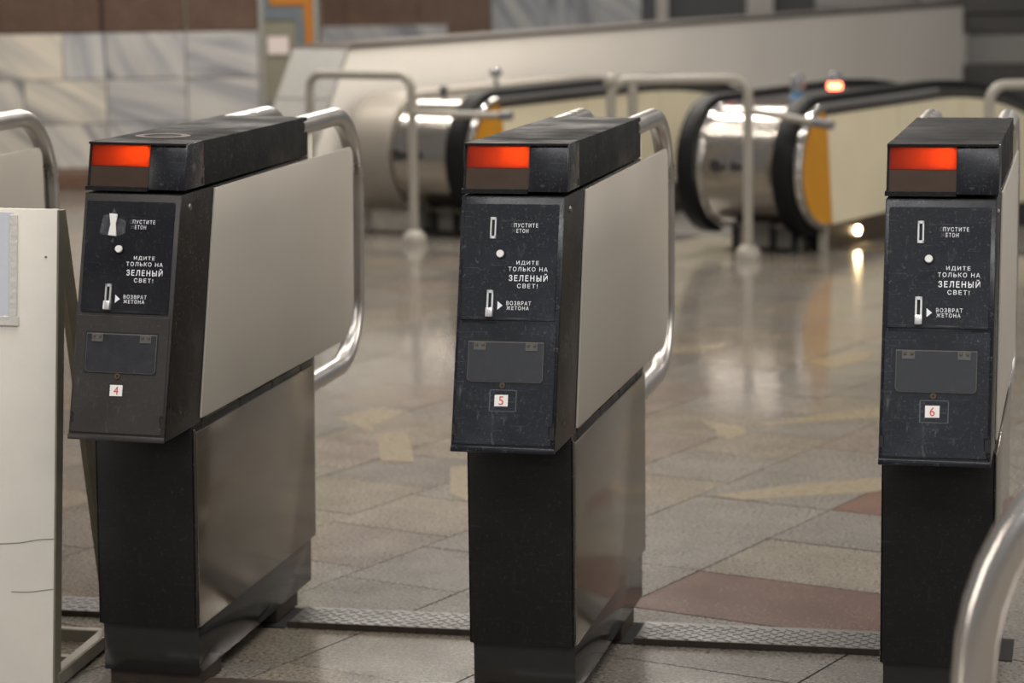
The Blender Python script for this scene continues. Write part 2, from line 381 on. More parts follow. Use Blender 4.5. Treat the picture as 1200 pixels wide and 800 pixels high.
GREY = (.178, .163, .143); BEIGE = (.190, .166, .132); RED = (.128, .072, .053); DARK = (.150, .138, .122); PINK = (.186, .155, .130)
special = {}
def hole(P):
    d = Vector((P.x, P.y, 0))-GB; n, e = d.dot(NV), d.dot(EV)
    return (.45-.25 < e < 9.2 and (-1.95 < n < 1.25)) or (-.1 < e <= .45 and (-2.6 < n < -1.75 or -.68 < n < -.02))
cells = []
for i in range(len(vl)-1):
    v0, v1 = vl[i], vl[i+1]; vm = (v0+v1)/2
    if vm < -4.5 or vm > 9: continue
    off = .735 if vm < .87 else (.655+.09 if vm < 1.215 else .735+.1*((i*7) % 3))
    k = -24
    while k < 48:
        u0 = off+.3445*k; ln = .3445
        if vm > .567 and vm < .872: u0 = .66+.32*k; ln = .32
        u1 = u0+ln; k += 1
        Pc = DU*((u0+u1)/2)+DV*vm
        pj = project(Pc)
        if hole(Pc): continue
        if Pc.y > 15 or Pc.y < -6 or Pc.x < -8 or Pc.x > 5: continue
        vis = pj is not None and -70 < pj[0] < 1270 and -40 < pj[1] < 930
        r = random.random()
        col = GREY if r < .52 else DARK if r < .64 else BEIGE if r < .86 else PINK
        # pieces the photograph shows clearly
        if abs(v1-.203) < 1e-4 and .70 < u0 < .80: col = RED
        elif abs(v1-.203) < 1e-4 and 1.75 < u0 < 1.85: col = RED
        elif abs(v1-.203) < 1e-4 and 1.05 < u0 < 1.15: col = BEIGE
        elif .2 < vm < .56 and .7 < u0 < 1.9: col = GREY
        elif vm < .87 and u0 < .75: col = GREY if r < .7 else BEIGE
        elif col == RED and (pj is None or pj[2] < 7.5): col = GREY
        j = 1+.12*(random.random()-.5)
        cells.append((vis, pj[2] if pj else 99, u0, u1, v0, v1, tuple(c*j for c in col)))
cells.sort(key=lambda c: (not c[0], c[1]))
tile_me = {}
def tile_mesh(w, h):
    key = (round(w, 3), round(h, 3))
    if key not in tile_me:
        bm = NB(); g = .0022; b = .0020; t = .0
        prism(bm, [(-w/2+g, -h/2+g), (w/2-g, -h/2+g), (w/2-g, h/2-g), (-w/2+g, h/2-g)], 'z', -.02, -b)
        top = [f for f in bm.faces if f.calc_center_median().z > -.01 and abs(f.calc_area()-(w-2*g)*(h-2*g)) < 1e-3]
        r = bmesh.ops.inset_region(bm, faces=[max(bm.faces, key=lambda f: f.calc_center_median().z)], thickness=b, depth=0)
        for v in max(bm.faces, key=lambda f: (round(f.calc_center_median().z, 4), -f.calc_area() < 0 and len(f.verts) == 4 and f.calc_area())).verts: v.co.z = 0
        sharp_finish(bm, 20); me = bpy.data.meshes.new('tile'); bm.to_mesh(me); bm.free(); me.materials.append(M['tile']); tile_me[key] = me
    return tile_me[key]
nt = 0; rest = []
for (vis, z, u0, u1, v0, v1, col) in cells:
    if vis and nt < 296:
        o = bpy.data.objects.new('tile', tile_mesh(u1-u0, v1-v0)); COL.objects.link(o); o.parent = floor
        c = DU*((u0+u1)/2)+DV*((v0+v1)/2); o.location = (c.x, c.y, random.uniform(-.0006, .0004)); o.rotation_euler = (random.uniform(-.0015, .0015), random.uniform(-.0015, .0015), TH)
        o.color = (*col, 1); nt += 1
    else: rest.append((u0, u1, v0, v1))
bm = NB()
for (u0, u1, v0, v1) in rest:
    g = .002
    ps = [DU*u+DV*v for u, v in ((u0+g, v0+g), (u1-g, v0+g), (u1-g, v1-g), (u0+g, v1-g))]
    prism(bm, [(p.x, p.y) for p in ps], 'z', -.02, 0)
o = obj('outlying_tiles', bm, 'tile', floor, 'stuff'); o.color = (*GREY, 1)
for pts in ([(-.119, 2.901), (.018, 2.785), (.364, 3.136), (.44, 3.06), (.378, 2.97), (.032, 2.787), (.054, 2.698), (.012, 2.578)],
            [(.077, 1.853), (.263, 2.016), (.464, 2.131), (.56, 2.13), (.477, 1.965), (.158, 1.815)],
            [(-1.179, 2.754), (-1.111, 2.934), (-.993, 2.892), (-1.037, 2.637), (-.998, 2.536)],
            [(-1.001, 2.562), (-.905, 2.549), (-.778, 2.149), (-.876, 2.158)],
            [(-.415, 4.188), (-.214, 4.367), (-.244, 4.153), (-.394, 4.097)],
            [(.072, 3.938), (.218, 4.191), (.289, 4.2), (.287, 4.054), (.181, 3.831)],
            [(-.665, 2.097), (-.625, 2.126), (-.516, 1.692), (-.588, 1.783)]):
    bm = NB(); prism(bm, pts, 'z', -.004, .0009)
    obj('stone_inlay', bm, 'inlay', floor, label='pale yellow stone inlay let into the grey floor')

# ------------------------------------------------------------------ left wall of marble, far wall, white escalator wall
RV = Vector((.9746, .2240, 0)); WN = Vector((.2240, -.9746, 0))    # along the wall / out of the wall
WYAW = math.atan2(RV.y, RV.x)
def wall_obj(name, bm, mat, origin, parent=None):
    o = obj(name, bm, mat, parent)
    if parent is None:
        o['kind'] = 'structure'; o.location = origin; o.rotation_euler = (0, 0, WYAW)
    return o
WL = (-4.95, 9.70, 0)
bm = NB(); box(bm, -4.0, 1.19, .03, .35, 0, 3.6); wall_left = wall_obj('wall_left', bm, 'base_wall', WL)
def slab(parent, mat, x0, x1, z0, z1, col=(1, 1, 1), y0=0.0, name='marble_slab', th=.028):
    g = .003; bm = NB(); box(bm, x0+g-(x0+x1)/2, x1-g-(x0+x1)/2, y0, y0+th, z0+g-(z0+z1)/2, z1-g-(z0+z1)/2)
    bevel(bm, .002, 1)
    o = obj(name, bm, mat, parent, loc=((x0+x1)/2, random.uniform(-.0015, .0015), (z0+z1)/2)); o.color = (*col, 1); return o
cols_row = {0: [-3.9, -3.4, -2.9, -2.4, -1.9, -1.4, -.88, -.42, .02, .27, .745, 1.178], 1: [-3.9, -3.5, -3.0, -2.5, -2.0, -1.5, -1.0, -.55, -.22, .27, .745, 1.178], 2: [-3.9, -3.4, -2.9, -2.4, -1.9, -1.4, -.9, -.5, -.12, .27, .745, 1.178]}
rows = [(.652, .925), (.39, .652), (.125, .39)]
tone = [(1.18, 1.12, 1.02), (.94, .96, 1.0), (1.04, 1.02, .99), (.82, .85, .90), (1.16, 1.11, 1.02)]
for ri, (z0, z1) in enumerate(rows):
    cs = cols_row[ri]
    for i in range(len(cs)-1): slab(wall_left, 'marble', cs[i], cs[i+1], z0, z1, tone[(i*2+ri*3) % 5] if cs[i] < .2 else (.86, .87, .90))
for zz in (.925, 1.5, 2.1, 2.8):
    cs = [-3.9, -3.3, -2.65, -2.0, -1.4, -.35, .245, .265, .745, .76, 1.178]
    for i in range(len(cs)-1):
        thin = cs[i+1]-cs[i] < .05
        slab(wall_left, 'granite_wall', cs[i], cs[i+1], zz, {.925: 1.5, 1.5: 2.1, 2.1: 2.8, 2.8: 3.6}[zz], (.05, .028, .02) if thin and i < 8 else (.20, .17, .13) if thin else (.092, .057, .042), name='granite_slab')
bm = NB(); box(bm, -4.0, 1.19, -.03, .03, 0, .122); bevel(bm, .004); bb = struct('baseboard_left', bm, 'brown_base'); bb.location = WL; bb.rotation_euler = (0, 0, WYAW)

# mosaic pillar at the end of the marble wall
wl = Vector(WL)
mp_ = thing('mosaic_pillar', 'grey green mosaic pillar with orange and blue stepped bands beside the marble wall', 'pillar', wl+RV*1.35, (0, 0, WYAW))
def pil(name, mat, x0, x1, z0, z1, y0=-.01, y1=.02):
    bm = NB(); box(bm, x0-1.35, x1-1.35, y0, y1, z0, z1); return obj(name, bm, mat, mp_)
pil('core', 'mosaic_green', 1.182, 1.53, 0, 3.6, 0, .30)
pil('border', 'mosaic_pale', 1.182, 1.21, 0, 3.6, -.012)
pil('border', 'mosaic_pale', 1.507, 1.53, 0, 3.6, -.012)
pil('blue_band', 'mosaic_blue', 1.212, 1.245, 1.06, 3.0)
pil('blue_band', 'mosaic_blue', 1.212, 1.43, .985, 1.06)
pil('blue_band', 'mosaic_blue', 1.40, 1.45, .78, .985)
pil('blue_band', 'mosaic_blue', 1.215, 1.38, .20, .50)
pil('orange_band', 'mosaic_orange', 1.455, 1.50, .80, 1.07, -.011)
pil('orange_band', 'mosaic_orange', 1.25, 1.50, 1.07, 1.13, -.011)
bm = NB(); box(bm, -.062, .062, -.0155, -.0125, -.052, .052); o = obj('wall_notice', bm, 'notice', loc=wl+RV*1.293+Vector((0, 0, .835))); o.rotation_euler = (0, 0, WYAW)
tag(o, 'small white paper notice stuck on the mosaic pillar', 'notice')

# far wall behind the white parapet
WF = Vector((-6.139, 18.385, 0))
bm = NB(); box(bm, -1.5, 8.6, .05, .4, 0, 4); wall_back = wall_obj('wall_back', bm, 'base_wall', WF)
def fs(px): return (px-360)*.00796
def fz(py): return .93-py*.00787
for a, b in ((330, 405), (405, 490), (490, 575)):
    slab(wall_back, 'granite_wall', fs(a), fs(b), .45, 1.6, (.105, .066, .049), name='granite_slab', th=.05)
slab(wall_back, 'marble', fs(365), fs(524), fz(56), fz(30), (.75, .78, .85), -.06, th=.06)
for a, b in ((576, 640), (640, 698), (698, 752)):
    slab(wall_back, 'marble', fs(a), fs(b), .3, 1.6, (.62, .66, .72), th=.05)
slab(wall_back, 'dark_void', fs(752), fs(768), .0, 1.6, name='dark_panel', y0=-.05, th=.1)
slab(wall_back, 'pale_post', fs(768), fs(783), .0, 1.6, name='pale_post', y0=-.08, th=.13)
slab(wall_back, 'dark_void', fs(783), fs(874), .0, 1.6, name='dark_panel', th=.05)
slab(wall_back, 'pale_post', fs(874), fs(906), .0, 1.6, name='pale_post', y0=-.08, th=.13)
slab(wall_back, 'dark_void', fs(906), fs(955), .0, 1.6, name='dark_panel', th=.05)
for a, b in ((955, 1040), (1040, 1130), (1130, 1290)):
    slab(wall_back, 'marble', fs(a), fs(b), .3, 1.6, (.55, .56, .58), th=.05)
for a, b in ((330, 575), (575, 830), (830, 1060), (1060, 1300)):
    slab(wall_back, 'granite_wall', fs(a), fs(b), 1.6, 3.6, (.12, .09, .075), name='granite_slab', th=.05)

# dark stone pier at the far end of the parapet
pr_ = thing('stone_pier', 'dark grey stone pier at the far end of the white escalator wall', 'pier', (.30, 15.98, 0), (0, 0, WYAW))
for (z0, z1, x0, x1) in ((0, .24, -.30, 1.0), (.24, .42, -.34, 1.0), (.42, .66, -.28, 1.0), (.66, .82, -.27, 1.0), (.82, 1.05, -.36, 1.0), (1.05, 1.9, -.3, 1.0), (1.9, 3.4, -.3, 1.0)):
    bm = NB(); box(bm, x0, x1, -.02 if x0 > -.3 else -.05, .5, z0+.004, z1-.004); bevel(bm, .006, 1)
    obj('stone_block', bm, 'pier' if z0 != .42 else 'grey_granite', pr_)

# white wall along the escalator, with a raked granite end
par = bpy.data.objects.new('wall_right', None); COL.objects.link(par); par['kind'] = 'structure'
par.location = EN(GA, -.85, 0); par.rotation_euler = (0, 0, -A19)
bm = NB(); prism(bm, [(-.695, -.02), (-.105, .90), (7.95, .90), (7.95, -.02)], 'x', -.32, 0); bevel(bm, .004, 1); obj('plaster_body', bm, 'white_wall', par)
bm = NB(); prism(bm, [(-.13, .901), (-.10, .918), (7.96, .918), (7.96, .901)], 'x', -.335, .012); obj('coping', bm, 'coping', par)
sl = (.59/.92)
for k, (z0, z1) in enumerate(((0, .33), (.33, .66), (.66, .90))):
    bm = NB(); y0, y1 = -.695+.59/.92*(z0+.02), -.695+.59/.92*(z1+.02)
    prism(bm, [(y0-.028, z0+.002), (y1-.028, z1-.002), (y1-.003, z1-.002), (y0-.003, z0+.002)], 'x', -.325, .004); obj('granite_slab', bm, 'grey_granite', par)

# ------------------------------------------------------------------ escalator balustrades
def sweep(start, R, z0, ymax=7.5, lim=math.radians(30)):
    """top line of an escalator part: level, then bending down to 30 degrees"""
    pts = [(0.0, z0)]; y = start; pts.append((y, z0)); n = 14
    for k in range(1, n+1):
        a = lim*k/n; pts.append((start+R*math.sin(a), z0-R*(1-math.cos(a))))
    y, z = pts[-1]; d = ymax-y
    if d > 0: pts.append((ymax, z-d*math.tan(lim)))
    return pts
def balustrade(label, loc, xl, xr_face, drum_x0, rails, start, R, endcap=None):
    t = thing('escalator_balustrade', label, 'balustrade', loc, (0, 0, -A19), 'escalator balustrades')
    cz, r = .385, .272
    arc = lambda rr, n=22: [(-rr*math.sin(PI*k/n), cz-rr*math.cos(PI*k/n)) for k in range(n+1)]
    top = sweep(start, R, cz+r); bot = [(y, z-.275-.27) for y, z in top]
    # drum + deck skin
    xin = xr_face-.12
    bm = NB()
    prof = [(o, (o[0]*.93, cz+(o[1]-cz)*.93)) for o in arc(r)] + [(p, (p[0], p[1]-.02)) for p in top[1:]]
    strip(bm, prof, drum_x0, xin); obj('drum', bm, 'drum', t)
    # inner core closing the drum towards the pit
    bm = NB(); prism(bm, [(-.02, .10), (-.02, cz+r-.03)] + [(y, z-.03) for y, z in top[1:]] + [(y, z) for y, z in bot[::-1][:-1]], 'x', drum_x0+.01, xin-.01); obj('core', bm, 'pit', t)
    bm = NB(); box(bm, drum_x0+.02, xin-.01, .04, .43, 0, .108); bevel(bm, .004, 1); obj('plinth', bm, 'pit', t)
    for xx in (drum_x0+.06, xin-.14, xin-.03):
        bm = NB(); box(bm, xx, xx+.010, -.03, .02, .0, .125); obj('bracket', bm, 'dark_fit', t)
    # round service locks on the drum
    for dx, rr in ((.150, .030), (.245, .022)):
        a = math.radians(100); bm = NB()
        cyl(bm, (xin-.43+dx, -math.sin(a)*r+.004, cz-math.cos(a)*r-.03), (0, -1, -.10), rr, .030, 16)
        obj('service_lock', bm, 'dark_fit', t)
    for (x0, x1, side) in rails:
        # handrail ring, then along the top
        ro, ri = .315, .278
        topo = sweep(start, R, cz+ro)
        bm = NB(); prof = [(o, i) for o, i in zip(arc(ro), arc(ri))] + [(p, (p[0], p[1]-.037)) for p in topo[1:]]
        strip(bm, prof, x0, x1); bevel(bm, .012, 2, 60); obj('handrail', bm, 'rubber', t)
        bm = NB(); s0, s1 = (x1-.004, x1+.042) if side > 0 else (x1-.002, x1+.03)
        prof = [(o, i) for o, i in zip(arc(.285), arc(.255))] + [(p, (p[0], p[1]-.03)) for p in sweep(start, R, cz+.285)[1:2]]
        strip(bm, prof, s0, s1); bevel(bm, .004, 2, 60); obj('guide_rim', bm, 'rim', t)
        bm = NB(); strip(bm, [(p, (p[0], p[1]-.05)) for p in sweep(start, R, cz+.278)], x0+.012, x1+.028 if side > 0 else x1); obj('deck_strip', bm, 'deck', t)
    # nose panel (half disc) and cream panels with seams on the right face
    xf = xr_face
    hb = [(-.262*math.sin(PI*k/24), cz-.262*math.cos(PI*k/24)) for k in range(25)]
    bm = NB(); prism(bm, hb + [(.015, cz+.262), (.085, cz-.262)], 'x', xf-.022, xf); obj('nose_panel', bm, 'orange', t)
    sw = sweep(start, R, 0.0)
    def zc(y):
        for (a, za), (b, zb) in zip(sw, sw[1:]):
            if a <= y <= b: return za+(zb-za)*(y-a)/max(1e-6, b-a)
        return sw[-1][1]
    seams = [.02, .83, 1.63, 2.45, 3.3, 4.2, 5.2, 6.2, 7.4]
    for k, (a, b) in enumerate(zip(seams, seams[1:])):
        g = .005; n = 6; ys = [a+g+(b-a-2*g)*q/n for q in range(n+1)]
        lo = [(y+(.068 if (k == 0 and q == 0) else 0), cz-.268+zc(y)) for q, y in enumerate(ys)]; hi = [(y, cz+.258+zc(y)) for y in ys]
        bm = NB(); prism(bm, lo+hi[::-1], 'x', xf-.02, xf-.001); obj('side_panel', bm, 'cream', t)
    bm = NB(); n = 24; ys = [.03+7.3*q/n for q in range(n+1)]
    prism(bm, [(y, cz-.262+zc(y)) for y in ys] + [(y, min(-.001, cz-.9+zc(y))) if y > .44 else (y, 0.0) for y in ys[::-1]], 'x', xf-.024, xf-.006)
    obj('skirting', bm, 'skirting', t)
    bm = NB(); box(bm, xf-.03, xf+.006, .0, .03, 0, .125); obj('corner_post', bm, 'rail', t)
    for yy in (.37, 1.1):
        if zc(yy) > -.03:
            bm = NB(); cyl(bm, (xf-.008, yy, .062), (1, 0, 0), .017, .012, 16); obj('skirting_lamp', bm, 'lamp_glow', t, label='small lit lamp in the dark skirting')
    if endcap:
        x0, x1 = endcap; r2 = .30
        bm = NB()
        prof = [(o, (o[0]*.93, cz+(o[1]-cz)*.93)) for o in arc(r2)] + [(p, (p[0], p[1]-.02)) for p in sweep(start, R, cz+r2)[1:]]
        strip(bm, prof, x0, x1); bevel(bm, .02, 3, 60); obj('end_drum', bm, 'endcap', t, label='duller steel end section against the wall')
        bm = NB(); box(bm, x0+.02, x1, -.12, .3, 0, .12); bevel(bm, .01, 1); obj('plinth', bm, 'pit', t)
    return t
balustrade('steel drum escalator balustrade with two handrail loops, behind and right of the middle turnstile', GB, 0, -.05, -.56, [(-.645, -.56, -1), (-.168, -.078, 1)], 1.30, 5.2)
balustrade('steel drum escalator balustrade against the white wall, behind the left turnstiles', GA, 0, -.05, -.50, [(-.168, -.078, 1)], 1.45, 5.5, (-.76, -.505))
# escalator landings (comb plate) and the dark slope beneath
for k, (n0, n1) in enumerate(((-1.765, -.665), (-.04, 1.065))):
    bm = NB(); box(bm, n0, n1, .36, .62, -.05, .002); bevel(bm, .002, 1)
    t = obj('escalator_landing', bm, 'tread', loc=GB); t.rotation_euler = (0, 0, -A19)
    tag(t, ('steel comb plate landing between the two escalator balustrades', 'steel comb plate landing right of the nearer escalator balustrade')[k], 'landing plate')
    for j in range(14):
        y = .62+.40*j; z = -.015-.0*j-(.0 if j < 2 else .231*(j-1.5)*min(1, (j-1)/3))
        bm = NB(); box(bm, n0+.02, n1-.02, y, y+.40, z-.24, z); bevel(bm, .006, 1); obj('step', bm, 'deck', t)

# signal lamps and knobs standing on the decks
def deck_lamp(loc, lit, label):
    t = thing('signal_lamp', label, 'signal lamp', loc)
    bm = NB(); lathe(bm, [(.038, 0), (.038, .010), (.026, .016), (.026, .034)], 18); obj('lamp_base', bm, 'blue' if not lit else 'dark_fit', t)
    if lit:
        bm = NB(); lathe(bm, [(.030, .034), (.034, .040), (.034, .062), (.030, .068)], 18); obj('lens', bm, 'red_lamp', t, label='lit red lens')
    bm = NB(); z = .066 if lit else .034
    lathe(bm, [(.030, z), (.035, z+.012), (.035, .092), (.028, .108), (.012, .118)], 18); obj('dome', bm, 'clear_dome', t)
    return t
deck_lamp(EN(GB, -.385, .42, .660), False, 'unlit smoky signal lamp with a blue base on the steel escalator deck')
deck_lamp(EN(GB, -.285, .62, .660), True, 'lit red signal lamp on the steel escalator deck')
t = thing('signal_lamp', 'unlit round lamp on a thin stalk above the left escalator handrail', 'signal lamp', EN(GA, -.21, .23, .660))
bm = NB(); cyl(bm, (0, 0, 0), (0, 0, 1), .012, .085, 12); cyl(bm, (0, 0, 0), (0, 0, 1), .028, .012, 16); obj('stalk', bm, 'chrome', t)
bm = NB(); ball(bm, (0, 0, .115), .032, sz=.8); obj('lens', bm, 'clear_dome', t)
t = thing('control_knob', 'small dark knob on top of the left escalator drum', 'knob', EN(GA, -.42, .08, .655))
bm = NB(); lathe(bm, [(.016, 0), (.012, .02), (.020, .03), (.020, .05), (.010, .058)], 16); obj('knob_body', bm, 'dark_fit', t)

# ------------------------------------------------------------------ guard rails
def foot(bm, x, y, z=0):
    lathe(bm, [(.058, 0), (.058, .022), (.052, .045), (.036, .062), (.024, .068)], 24, (x, y, z))
def guard_rail(label, loc, yaw, width, bar=None, extra=None, h=.795, rb=.07, r=.0215, group='painted guard rails by the escalators', mat='rail', rright=None):
    """post at the origin, second post at -width (local x)"""
    t = thing('guard_rail', label, 'guard rail', loc, (0, 0, yaw), group)
    bm = NB(); tube(bm, fillet([(0, 0, .03), (0, 0, h), (-width, 0, h), (-width, 0, .03)], rb, 12), r, 16); obj('hoop', bm, mat, t)
    for x in (0, -width):
        bm = NB(); foot(bm, x, 0); obj('foot_dome', bm, mat, t)
    if bar:
        (x0, z0), (x1, z1) = bar
        by = 0
        bm = NB(); tube(bm, [(x0, 0, z0), (x1, by, z1)], .017, 12); obj('side_bar', bm, mat, t)
        bm = NB(); d = (Vector((x1, by, z1))-Vector((x0, 0, z0))).normalized(); cyl(bm, Vector((x1, by, z1))-d*.03, d, .021, .06, 14); obj('bar_cap', bm, 'rail_cap', t)
    if extra is not None:
        bm = NB(); tube(bm, [(extra, 0, .03), (extra, 0, h)], .022, 14); obj('post', bm, mat, t)
        bm = NB(); foot(bm, extra, 0); obj('foot_dome', bm, mat, t)
        bm = NB(); ball(bm, (-width, 0, h), .034); obj('corner_ball', bm, mat, t)
    return t
guard_rail('beige painted guard rail hoop in front of the left steel drum', (-2.117, 7.155, 0), -A19, .59, ((.0, .617), (.52, .617)))
guard_rail('beige painted guard rail with three posts in front of the right steel drum', (-.472, 6.709, 0), WYAW, .60, extra=-.505, rb=.075)
# the bar of the second rail runs parallel to the drum and droops
t = [o for o in bpy.data.objects if o.name.startswith('guard_rail')][-1]
bm = NB(); q = Matrix.Rotation(-WYAW, 3, 'Z'); a = Vector((0, 0, .655)); b = q @ (NV*.385) + Vector((0, 0, .604)); tube(bm, [a, b], .017, 12); obj('side_bar', bm, 'rail', t)
bm = NB(); d = (b-a).normalized(); cyl(bm, b-d*.07, d, .021, .09, 14); obj('bar_cap', bm, 'rail_cap', t)
guard_rail('beige painted guard rail hoop behind the right turnstile, at the right edge', (1.174, 6.262, 0), WYAW, .60)
FGD = Vector((math.cos(YAW), math.sin(YAW), 0))
guard_rail('blurred bright steel guard rail hoop close in the right foreground', (.867+.9*math.cos(YAW), -1.522+.9*math.sin(YAW), 0), YAW, .9, h=.875, rb=.33, r=.0255, group=None, mat='chrome_old')

# ------------------------------------------------------------------ turnstiles
FACE_T = Matrix((  # (u, v, w) on the sloping front: u across, v up the slope, w out of it
    (1, 0, 0, 0),
    (0, .1098/.4466, -.4329/.4466, -.138),
    (0, .4329/.4466, .1098/.4466, .507),
    (0, 0, 0, 1)))
def turnstile(num, label, loc, rot, state):
    t = thing('turnstile', label, 'turnstile', loc, rot, 'token turnstiles in a row')
    face = 'enamel_matt' if state == 'tape' else 'enamel'
    T = FACE_T
    # pedestal
    bm = NB(); box(bm, -.0947, .0935, 0, .7464, .1217, .509); bevel(bm, .002, 2); obj('pedestal', bm, 'base_black', t)
    for s in (1, -1):
        a, b = (.0937, .0986) if s > 0 else (-.0986, -.0949)
        bm = NB(); box(bm, a, b, .0135, .7464, .1225, .4959); bevel(bm, .0015, 2); obj('lower_side_panel', bm, 'steel_panel', t)
        bm = NB(); prism(bm, [(.0, .1225), (.0105, .1225), (.0105, .502), (0, .502)], 'x', .0937 if s > 0 else -.097, .097 if s > 0 else -.0949); bevel(bm, .001, 1); obj('corner_strip', bm, 'enamel_side', t)
    bm = NB(); box(bm, -.0925, .0962, .010, .7187, .03, .1215); bevel(bm, .0015, 2); obj('plinth', bm, 'skirt', t)
    for y0, y1 in ((.02, .14), (.484, .626)):
        bm = NB(); box(bm, -.085, .0945, y0, y1, 0, .031); bevel(bm, .0015, 1); obj('foot_block', bm, 'rust', t)
    # head
    hw = .0925
    bm = NB(); prism(bm, [(-.138, .507), (-.0282, .9399), (.735, .9399), (.735, .512), (.02, .507)], 'x', -hw, hw); bevel(bm, .0015, 2); obj('head_housing', bm, 'enamel_side', t)
    # front: bezel, door, legend plate
    bm = NB(); prism(bm, [(-.0915, .0015), (.0915, .0015), (.0915, .445), (-.0915, .445)], 'z', -.0005, .0022, T); bevel(bm, .0012, 2); obj('front_plate', bm, face, t)
    door = [(-.087, .0115), (.0855, .0115), (.0855, .0236), (.0814, .0236), (.0814, .0454), (.0875, .0454), (.0875, .2235), (-.0875, .2235), (-.0875, .0465), (-.0838, .0465), (-.0838, .028), (-.087, .028)]
    bm = NB(); prism(bm, door, 'z', .001, .0042, T); bevel(bm, .0008, 1); dr = obj('service_door', bm, face, t)
    for x0, x1, y0, y1 in ((-.0905, -.0845, .0275, .0470), (.0820, .0905, .0232, .0458)):
        bm = NB(); prism(bm, [(x0, y0), (x1, y0), (x1, y1), (x0, y1)], 'z', .001, .0030, T); obj('hinge_notch', bm, 'gap', t)
    bm = NB(); prism(bm, [(-.0885, .0085), (.0865, .0085), (.0865, .0113), (-.0885, .0113)], 'z', .001, .0028, T); obj('door_gap', bm, 'gap', t)
    bm = NB(); prism(bm, [(-.0925, -.002), (.0925, -.002), (.0925, .0085), (-.0925, .0085)], 'z', -.001, .0055, T); bevel(bm, .002, 2); obj('bottom_lip', bm, face, t)
    bm = NB(); prism(bm, rounded([(-.0842, .2285), (.0835, .2285), (.0835, .4325), (-.0855, .4325)], .003), 'z', .002, .0046, T); bevel(bm, .0007, 1); lp = obj('legend_plate', bm, 'plate' if state == 'tape' else face, t)
    # coin slot
    if state == 'tape':
        bm = NB(); prism(bm, rounded([(-.058, .372), (-.040, .368), (-.036, .408), (-.052, .406)], .004), 'z', .0046, .0056, T); obj('torn_tape', bm, 'tape', t, label='scrap of torn tape beside the coin slot')
        bm = NB(); prism(bm, rounded([(-.026, .366), (-.008, .374), (-.008, .396), (-.024, .404)], .005), 'z', .0046, .0056, T)
        obj('torn_tape', bm, 'tape', t, label='scrap of torn tape beside the coin slot')
        for tri in ([(-.036, .358), (-.029, .356), (-.030, .366)], [(-.036, .410), (-.028, .410), (-.033, .420)]):
            bm = NB(); prism(bm, tri, 'z', .0046, .0054, T); obj('torn_tape', bm, 'tape', t, label='scrap of torn tape beside the coin slot')
        bm = NB(); prism(bm, [(-.0405, .369), (-.0245, .368), (-.027, .390), (-.0245, .408), (-.0405, .409), (-.037, .389)], 'z', .0046, .0085, T); bevel(bm, .0008, 1)
        obj('slot_cover', bm, 'white_plastic', t, label='white plastic strip over the coin slot')
    else:
        bm = NB()
        for x0, x1, y0, y1 in ((-.0375, -.0345, .371, .409), (-.0295, -.0265, .371, .409), (-.0375, -.0265, .371, .376), (-.0375, -.0265, .404, .409)): prism(bm, [(x0, y0), (x1, y0), (x1, y1), (x0, y1)], 'z', .004, .0078, T)
        bevel(bm, .0004, 1); sl_ = obj('coin_slot', bm, 'silver', t)
        bm = NB(); prism(bm, [(-.0345, .376), (-.0295, .376), (-.0295, .404), (-.0345, .404)], 'z', .0044, .0052, T); obj('slot_opening', bm, 'gap', sl_)
        bm = NB(); cyl(bm, T @ Vector((-.0164, .3905, .004)), T.to_3x3() @ Vector((0, 0, 1)), .0015, .0018, 10); obj('rivet', bm, 'brown_screw', t)
    zn = T.to_3x3() @ Vector((0, 0, 1))
    bm = NB(); cyl(bm, T @ Vector((-.0175, .3449, .004)), zn, .0098, .003, 20, .0092); obj('button_ring', bm, 'enamel_side', t)
    bm = NB(); cyl(bm, T @ Vector((-.0175, .3449, .0045)), zn, .0073, .0062, 20, .0062); obj('button', bm, 'white_plastic', t)
    # return slot
    bm = NB()
    for x0, x1, y0, y1 in ((-.0380, -.0350, .2485, .281), (-.0295, -.0265, .2485, .281), (-.0380, -.0265, .276, .281)): prism(bm, [(x0, y0), (x1, y0), (x1, y1), (x0, y1)], 'z', .004, .0082, T)
    rs = obj('return_slot', bm, 'silver', t)
    bm = NB(); prism(bm, [(-.0350, .2485), (-.0295, .2485), (-.0295, .276), (-.0350, .276)], 'z', .0044, .0054, T); obj('slot_opening', bm, 'gap', rs)
    bm = NB(); prism(bm, [(-.0380, .2335), (-.0258, .2335), (-.0258, .250), (-.0380, .250)], 'z', .004, .0150, T); bevel(bm, .0012, 2); obj('return_lever', bm, 'silver', rs)
    bm = NB(); prism(bm, [(-.0190, .2470), (-.0100, .2545), (-.0190, .2620)], 'z', .0044, .0049, T); obj('arrow_mark', bm, 'letter', t)
    # lettering
    def txt(s, u0, u1, v1, v0, mat='letter', bold=.004):
        bm = text_bm(s, u0, u1, v0, v1, .0043, .0049, T, bold); return obj('lettering', bm, mat, lp)
    txt('ПУСТИТЕ', .0048, .0475, .3990, .3918); txt('О', -.0012, .0040, .3990, .3918, 'letter_worn')
    txt('ЕТОН', .0095, .0305, .3893, .3822); txt('Ж', .0010, .0085, .3893, .3822, 'letter_worn')
    txt('ИДИТЕ', .0115, .0513, .3332, .3254)
    txt('ТОЛЬКО НА', -.0022, .0675, .3225, .3150)
    txt('ЗЕЛЕНЫЙ', -.0009, .0680, .3112, .2975, bold=.014)
    txt('СВЕТ!', .0145, .0510, .2932, .2855)
    txt('ВОЗВРАТ', -.0032, .0405, .2625, .2556)
    txt('ЖЕТОНА', -.0028, .0370, .2538, .2470)
    # token window with hinged acrylic flap
    bm = NB(); prism(bm, [(-.0700, .1185), (.0690, .1185), (.0690, .1945), (-.0700, .1945)], 'z', .0036, .0045, T); wf = obj('token_window', bm, 'gap', dr)
